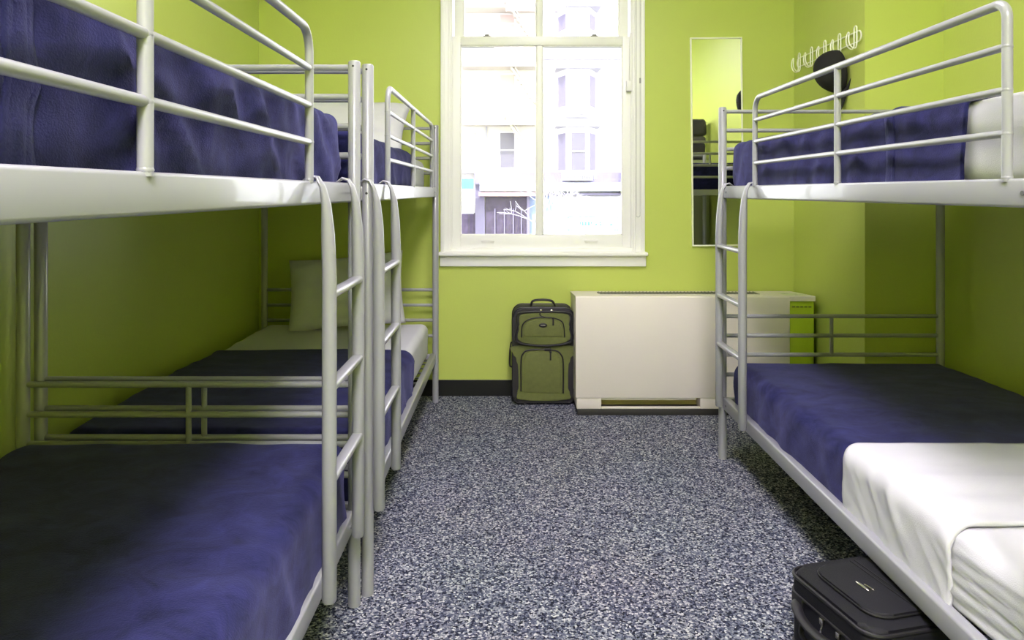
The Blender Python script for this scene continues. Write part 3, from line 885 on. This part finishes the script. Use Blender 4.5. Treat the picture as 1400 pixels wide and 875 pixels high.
# ------------------------------------------------------------------ the room's own lamps (above the frame)
def lamp(x, y, label, e):
    r = empty('ceiling_light', (x, y, CZ))
    tag(r, label, 'ceiling light')
    b = bmesh.new()
    box(b, -0.32, 0.32, -0.62, 0.62, -0.05, 0, bev=0.01)
    obj('housing', b, M['white'], r)
    obj('diffuser', bx(-0.29, 0.29, -0.59, 0.59, -0.06, -0.05, bev=0.004), emit_mat('lamp_diffuser', (250, 240, 255), e), r)
lamp(0.25, 2.1, 'long white ceiling light above the aisle near the window', 25.0)
lamp(0.1, -0.9, 'long white ceiling light above the aisle near the door', 82.0)

# ------------------------------------------------------------------ the street outside
S = 0.035; SD = 35.0
def wx(px): return (px-697)*S
def wz(py): return 1.2-(py-262)*S
F = {}
F['wall'] = mat('pale_stucco', (225, 222, 214), 0.9, var=0.05, vscale=1.5)
F['wall2'] = mat('white_painted_wood', (225, 224, 228), 0.8)
F['win'] = mat('street_window', (112, 108, 124), 0.35)
F['win_pale'] = mat('blind_window', (176, 172, 176), 0.5)
F['pink'] = mat('pinkish_blind', (196, 176, 172), 0.6)
F['mid'] = mat('grey_violet_trim', (128, 122, 150), 0.6)
F['moul'] = mat('moulding', (172, 170, 180), 0.7)
F['dark'] = mat('shop_interior', (78, 68, 92), 0.7, var=0.35, vscale=3)
F['iron'] = mat('fire_escape_iron', (190, 183, 176), 0.6)
F['teal'] = mat('turquoise_sign', (90, 158, 172), 0.6)
F['signw'] = mat('white_sign', (215, 222, 230), 0.6)
F['blue'] = mat('pale_blue_wall', (150, 168, 205), 0.7)
F['rose'] = mat('rose_fascia', (180, 150, 158), 0.6)
F['bark'] = mat('pale_bark', (206, 204, 214), 0.8)
F['road'] = mat('asphalt', (120, 120, 120), 0.9, var=0.1, vscale=4)
GZ = -4.6
def facade(label, x0, x1, m, zt_=24.0):
    r = empty('street_building', ((x0+x1)/2, SD, GZ)); tag(r, label, 'building')
    ox_, oy_ = r.location.x, r.location.y
    def part(name, q, y0, y1, mm, parent=None, bev=0.0):
        a, b_, c, d = q
        bm = bx(a-ox_, b_-ox_, y0, y1, c-GZ, d-GZ, bev=bev)
        return obj(name, bm, mm, parent or r, smooth=False)
    part('wall', (x0, x1, GZ, zt_), 0, 8, m)
    return r, part, ox_
def R(px0, px1, py0, py1): return (wx(px0), wx(px1), wz(py1), wz(py0))
A, pa, ax_ = facade('pale apartment building across the street with a fire escape', wx(540), wx(738), F['wall'])
for (a, b_, c, d, mm) in ((684, 703, 182, 229, 'win'), (684, 703, 103, 150, 'pink'), (684, 703, 21, 45, 'pink'), (684, 703, -60, -35, 'pink'),
                          (635, 652, 182, 229, 'win_pale'), (635, 652, 103, 150, 'win_pale'), (596, 612, 182, 229, 'win'), (596, 612, 103, 150, 'pink')):
    fr_ = pa('window_frame', R(a-2, b_+2, c-2, d+3), -0.10, 0.0, F['wall2'])
    pa('window_pane', R(a, b_, c, d), -0.13, -0.09, F[mm], fr_)
    pa('meeting_rail', R(a, b_, (c+d)/2-0.8, (c+d)/2+0.8), -0.15, -0.12, F['wall2'], fr_)
pa('cornice', R(540, 738, 232, 237), -0.4, 0, F['moul'])
pa('drain_pipe', R(664, 666, 170, 232), -0.15, 0, F['moul'])
fe = None
for (y_top, y_bot) in ((151, 172), (74, 95), (-4, 17)):
    bm = bmesh.new()
    box(bm, wx(632)-ax_, wx(737.5)-ax_, -1.2, -0.05, wz(y_bot)-GZ-0.05, wz(y_bot)-GZ+0.05)
    for yy in (y_top, (y_top+y_bot)/2): box(bm, wx(632)-ax_, wx(737.5)-ax_, -1.2, -1.14, wz(yy)-GZ-0.02, wz(yy)-GZ+0.03)
    x = 632
    while x < 737:
        box(bm, wx(x)-ax_-0.012, wx(x)-ax_+0.012, -1.19, -1.16, wz(y_bot)-GZ, wz(y_top)-GZ); x += 3.2
    obj('fire_escape_platform', bm, F['iron'], A, smooth=False)
for (x0_, y0_, x1_, y1_) in ((686, 155, 737, 232), (686, 78, 737, 152), (686, 0, 737, 75)):
    bm = bmesh.new()
    for dy in (0, -7):
        for yo in (-1.0, -0.5):
            tube(bm, [(wx(x0_)-ax_, yo, wz(y0_+dy)-GZ), (wx(x1_)-ax_, yo, wz(y1_+dy)-GZ)], 0.05 if dy == 0 else 0.03, 6)
    for i in range(12):
        t = (i+0.5)/12
        p = (wx(x0_+(x1_-x0_)*t)-ax_, wz(y0_+(y1_-y0_)*t)-GZ)
        box(bm, p[0]-0.1, p[0]+0.1, -1.0, -0.5, p[1]-0.02, p[1]+0.02)
    obj('fire_escape_stair', bm, F['iron'], A, smooth=False)
# shop front of building A
pa('sign_box', R(649, 738, 237, 252), -0.5, 0, F['mid'])
pa('white_fascia', R(657, 738, 251, 261), -0.9, 0, F['signw'])
pa('rose_fascia', R(655, 736, 262, 268), -0.8, 0, F['rose'])
pa('shop_opening', R(664, 720, 269, 345), -0.2, 0, F['dark'])
for x in (676, 689, 701, 712): pa('shop_mullion', R(x, x+1.5, 285, 345), -0.3, 0, F['mid'])
pa('shop_pier', R(650, 663, 243, 345), -0.25, 0, F['mid'])
pa('shop_pier', R(720, 724, 266, 345), -0.35, 0, F['mid'])
pa('blue_panel', R(724, 738, 268, 345), -0.1, 0, F['blue'])
sg = pa('hanging_sign', R(628, 649.5, 245, 291), -1.2, -1.0, F['signw'])
pa('sign_top', R(628, 649.5, 245, 258), -1.25, -1.19, F['teal'], sg)
random.seed(5)
bm = bmesh.new()
for i in range(3):
    x = 634
    while x < 646:
        q = R(x, x+random.uniform(1, 2), 270+i*5, 273+i*5); box(bm, q[0]-ax_, q[1]-ax_, -1.24, -1.19, q[2]-GZ, q[3]-GZ); x += 2.6
obj('sign_graphic', bm, F['blue'], sg, smooth=False)
pa('shop_interior', R(600, 650, 291, 345), -0.15, 0, F['dark'])

B, pb, bx_ = facade('white apartment building across the street with bay windows', wx(738)+0.01, wx(930), F['wall2'])
for i, (c, d, mm) in enumerate(((107, 148, 'win_pale'), (184, 233, 'win'), (25, 45, 'win_pale'), (-50, -12, 'win_pale'))):
    bm = bmesh.new()
    ol = [(wx(761), 0), (wx(772), -1.0), (wx(803), -1.0), (wx(815), 0)]
    z0_, z1_ = wz(d+14)-GZ, wz(c-9)-GZ
    va = [bm.verts.new((x-bx_, y, z0_)) for x, y in ol]; vb = [bm.verts.new((x-bx_, y, z1_)) for x, y in ol]
    bm.faces.new(va); bm.faces.new(vb[::-1])
    for j in range(4): bm.faces.new((va[j], vb[j], vb[(j+1) % 4], va[(j+1) % 4]))
    bay = obj('bay_window', bm, F['wall2'], B, smooth=False)
    pb('window_pane', R(779, 797, c, d), -1.05, -0.98, F[mm], bay)
    pb('meeting_rail', R(779, 797, (c+d)/2-1, (c+d)/2+1), -1.09, -1.04, F['wall2'], bay)
    for (xa, xb_) in ((762.5, 771), (804, 813.5)):
        bm = bmesh.new()
        ya_, yb_ = (-0.14, -0.92) if xa < 780 else (-0.92, -0.12)
        q = [(wx(xa)-bx_, ya_-0.04), (wx(xb_)-bx_, yb_-0.04), (wx(xb_)-bx_, yb_+0.1), (wx(xa)-bx_, ya_+0.1)]
        va = [bm.verts.new((x, y, wz(d)-GZ)) for x, y in q]; vb = [bm.verts.new((x, y, wz(c)-GZ)) for x, y in q]
        bm.faces.new(va); bm.faces.new(vb[::-1])
        for j in range(4): bm.faces.new((va[j], vb[j], vb[(j+1) % 4], va[(j+1) % 4]))
        obj('side_pane', bm, F['mid'], bay, smooth=False)
    bm = bmesh.new()
    box(bm, wx(758)-bx_, wx(818)-bx_, -1.25, 0, wz(c-8)-GZ, wz(c-10)-GZ)
    obj('bay_cornice', bm, F['moul'], bay, smooth=False)
    bm = bmesh.new()
    x = 766
    while x < 812:
        q = R(x, x+1.2, d+4, d+12); box(bm, q[0]-bx_, q[1]-bx_, -1.2, -1.05, q[2]-GZ, q[3]-GZ); x += 2.8
    obj('balustrade', bm, F['moul'], bay, smooth=False)
pb('string_course', R(738, 930, 158, 160), -0.2, 0, F['moul'])
pb('string_course', R(738, 930, 80, 82), -0.2, 0, F['moul'])
pb('shop_cornice', R(738, 850, 236, 250), -0.5, 0, F['mid'])
pb('white_fascia', R(738, 847, 250, 261), -0.9, 0, F['signw'])
pb('lower_cornice', R(738, 847, 264, 267), -0.6, 0, F['mid'])
pb('pier', R(846, 849, 236, 267), -1.0, 0, F['mid'])
pb('blue_panel', R(738, 756, 268, 345), -0.1, 0, F['blue'])
pb('white_shop_wall', R(756, 930, 268, 345), -0.12, 0, F['wall2'])
bm = bmesh.new()
for (a, b_, c, d) in ((776, 844, 296, 297), (776, 777, 296, 315), (844, 845, 296, 315), (776, 844, 314, 315)):
    q = R(a, b_, c, d); box(bm, q[0]-bx_, q[1]-bx_, -0.16, -0.10, q[2]-GZ, q[3]-GZ)
x = 790
while x < 838:
    w_ = random.uniform(2, 5); q = R(x, x+w_, 303, 308); box(bm, q[0]-bx_, q[1]-bx_, -0.16, -0.10, q[2]-GZ, q[3]-GZ); x += w_+1.5
obj('shop_sign', bm, F['teal'], B, smooth=False)
# bare street tree
tr = empty('street_tree', (wx(760)*0.7, 24.0, GZ)); tag(tr, 'bare pale branched tree standing on the street outside', 'tree')
random.seed(11)
bm = bmesh.new()
def branch(p, d, l, r, depth):
    q = p + d*l
    mid = p + d*l*0.5 + Vector((random.uniform(-1, 1), random.uniform(-1, 1), random.uniform(-1, 1)))*l*0.06
    tube(bm, [p, mid, q], [r, r*0.85, r*0.65], 5)
    if depth == 0: return
    for _ in range(3 if depth > 1 else 4):
        nd = (d + Vector((random.uniform(-1, 1), random.uniform(-0.7, 0.7), random.uniform(-0.35, 0.6)))*0.9).normalized()
        branch(q, nd, l*random.uniform(0.6, 0.8), r*0.6, depth-1)
branch(Vector((0, 0, 0)), Vector((0, 0, 1)), 3.6, 0.09, 0)
for _ in range(5):
    branch(Vector((0, 0, 3.5)), Vector((random.uniform(-1, 1), random.uniform(-0.5, 0.5), random.uniform(0.25, 0.9))).normalized(), 1.1, 0.035, 3)
obj('trunk', bm, F['bark'], tr)
struct('ground', bx(-40, 40, WY+0.6, SD+9, GZ-0.2, GZ), F['road'])

# ------------------------------------------------------------------ world and render settings
w = bpy.data.worlds.new('sky'); scene.world = w; w.use_nodes = True
w.node_tree.nodes['Background'].inputs['Color'].default_value = (0.97, 0.985, 1.0, 1)
w.node_tree.nodes['Background'].inputs['Strength'].default_value = 4.2
# daylight guided through the window opening
pl = bpy.data.lights.new('window_portal', 'AREA'); pl.shape = 'RECTANGLE'; pl.size = WX1-WX0; pl.size_y = WZ1-WZ0
pl.cycles.is_portal = True
po = bpy.data.objects.new('window_portal', pl); C.objects.link(po)
po.location = ((WX0+WX1)/2, WY+0.32, (WZ0+WZ1)/2); po.rotation_euler = (-PI/2, 0, 0)
sun = bpy.data.lights.new('sun', 'SUN'); sun.energy = 4.8; sun.angle = math.radians(1)
so = bpy.data.objects.new('sun', sun); C.objects.link(so); so.rotation_euler = (math.radians(42), 0, math.radians(-25))

vs = scene.view_settings
scene.display_settings.display_device = 'sRGB'
vs.view_transform = 'Standard'; vs.look = 'None'; vs.gamma = 1; vs.use_curve_mapping = False
vs.exposure = 0.25
cy = scene.cycles
cy.use_denoising = True
try: cy.denoiser = 'OPENIMAGEDENOISE'
except Exception: pass
cy.max_bounces = 10; cy.diffuse_bounces = 6; cy.glossy_bounces = 4; cy.transparent_max_bounces = 12
cy.sample_clamp_indirect = 8
cy.caustics_reflective = False; cy.caustics_refractive = False
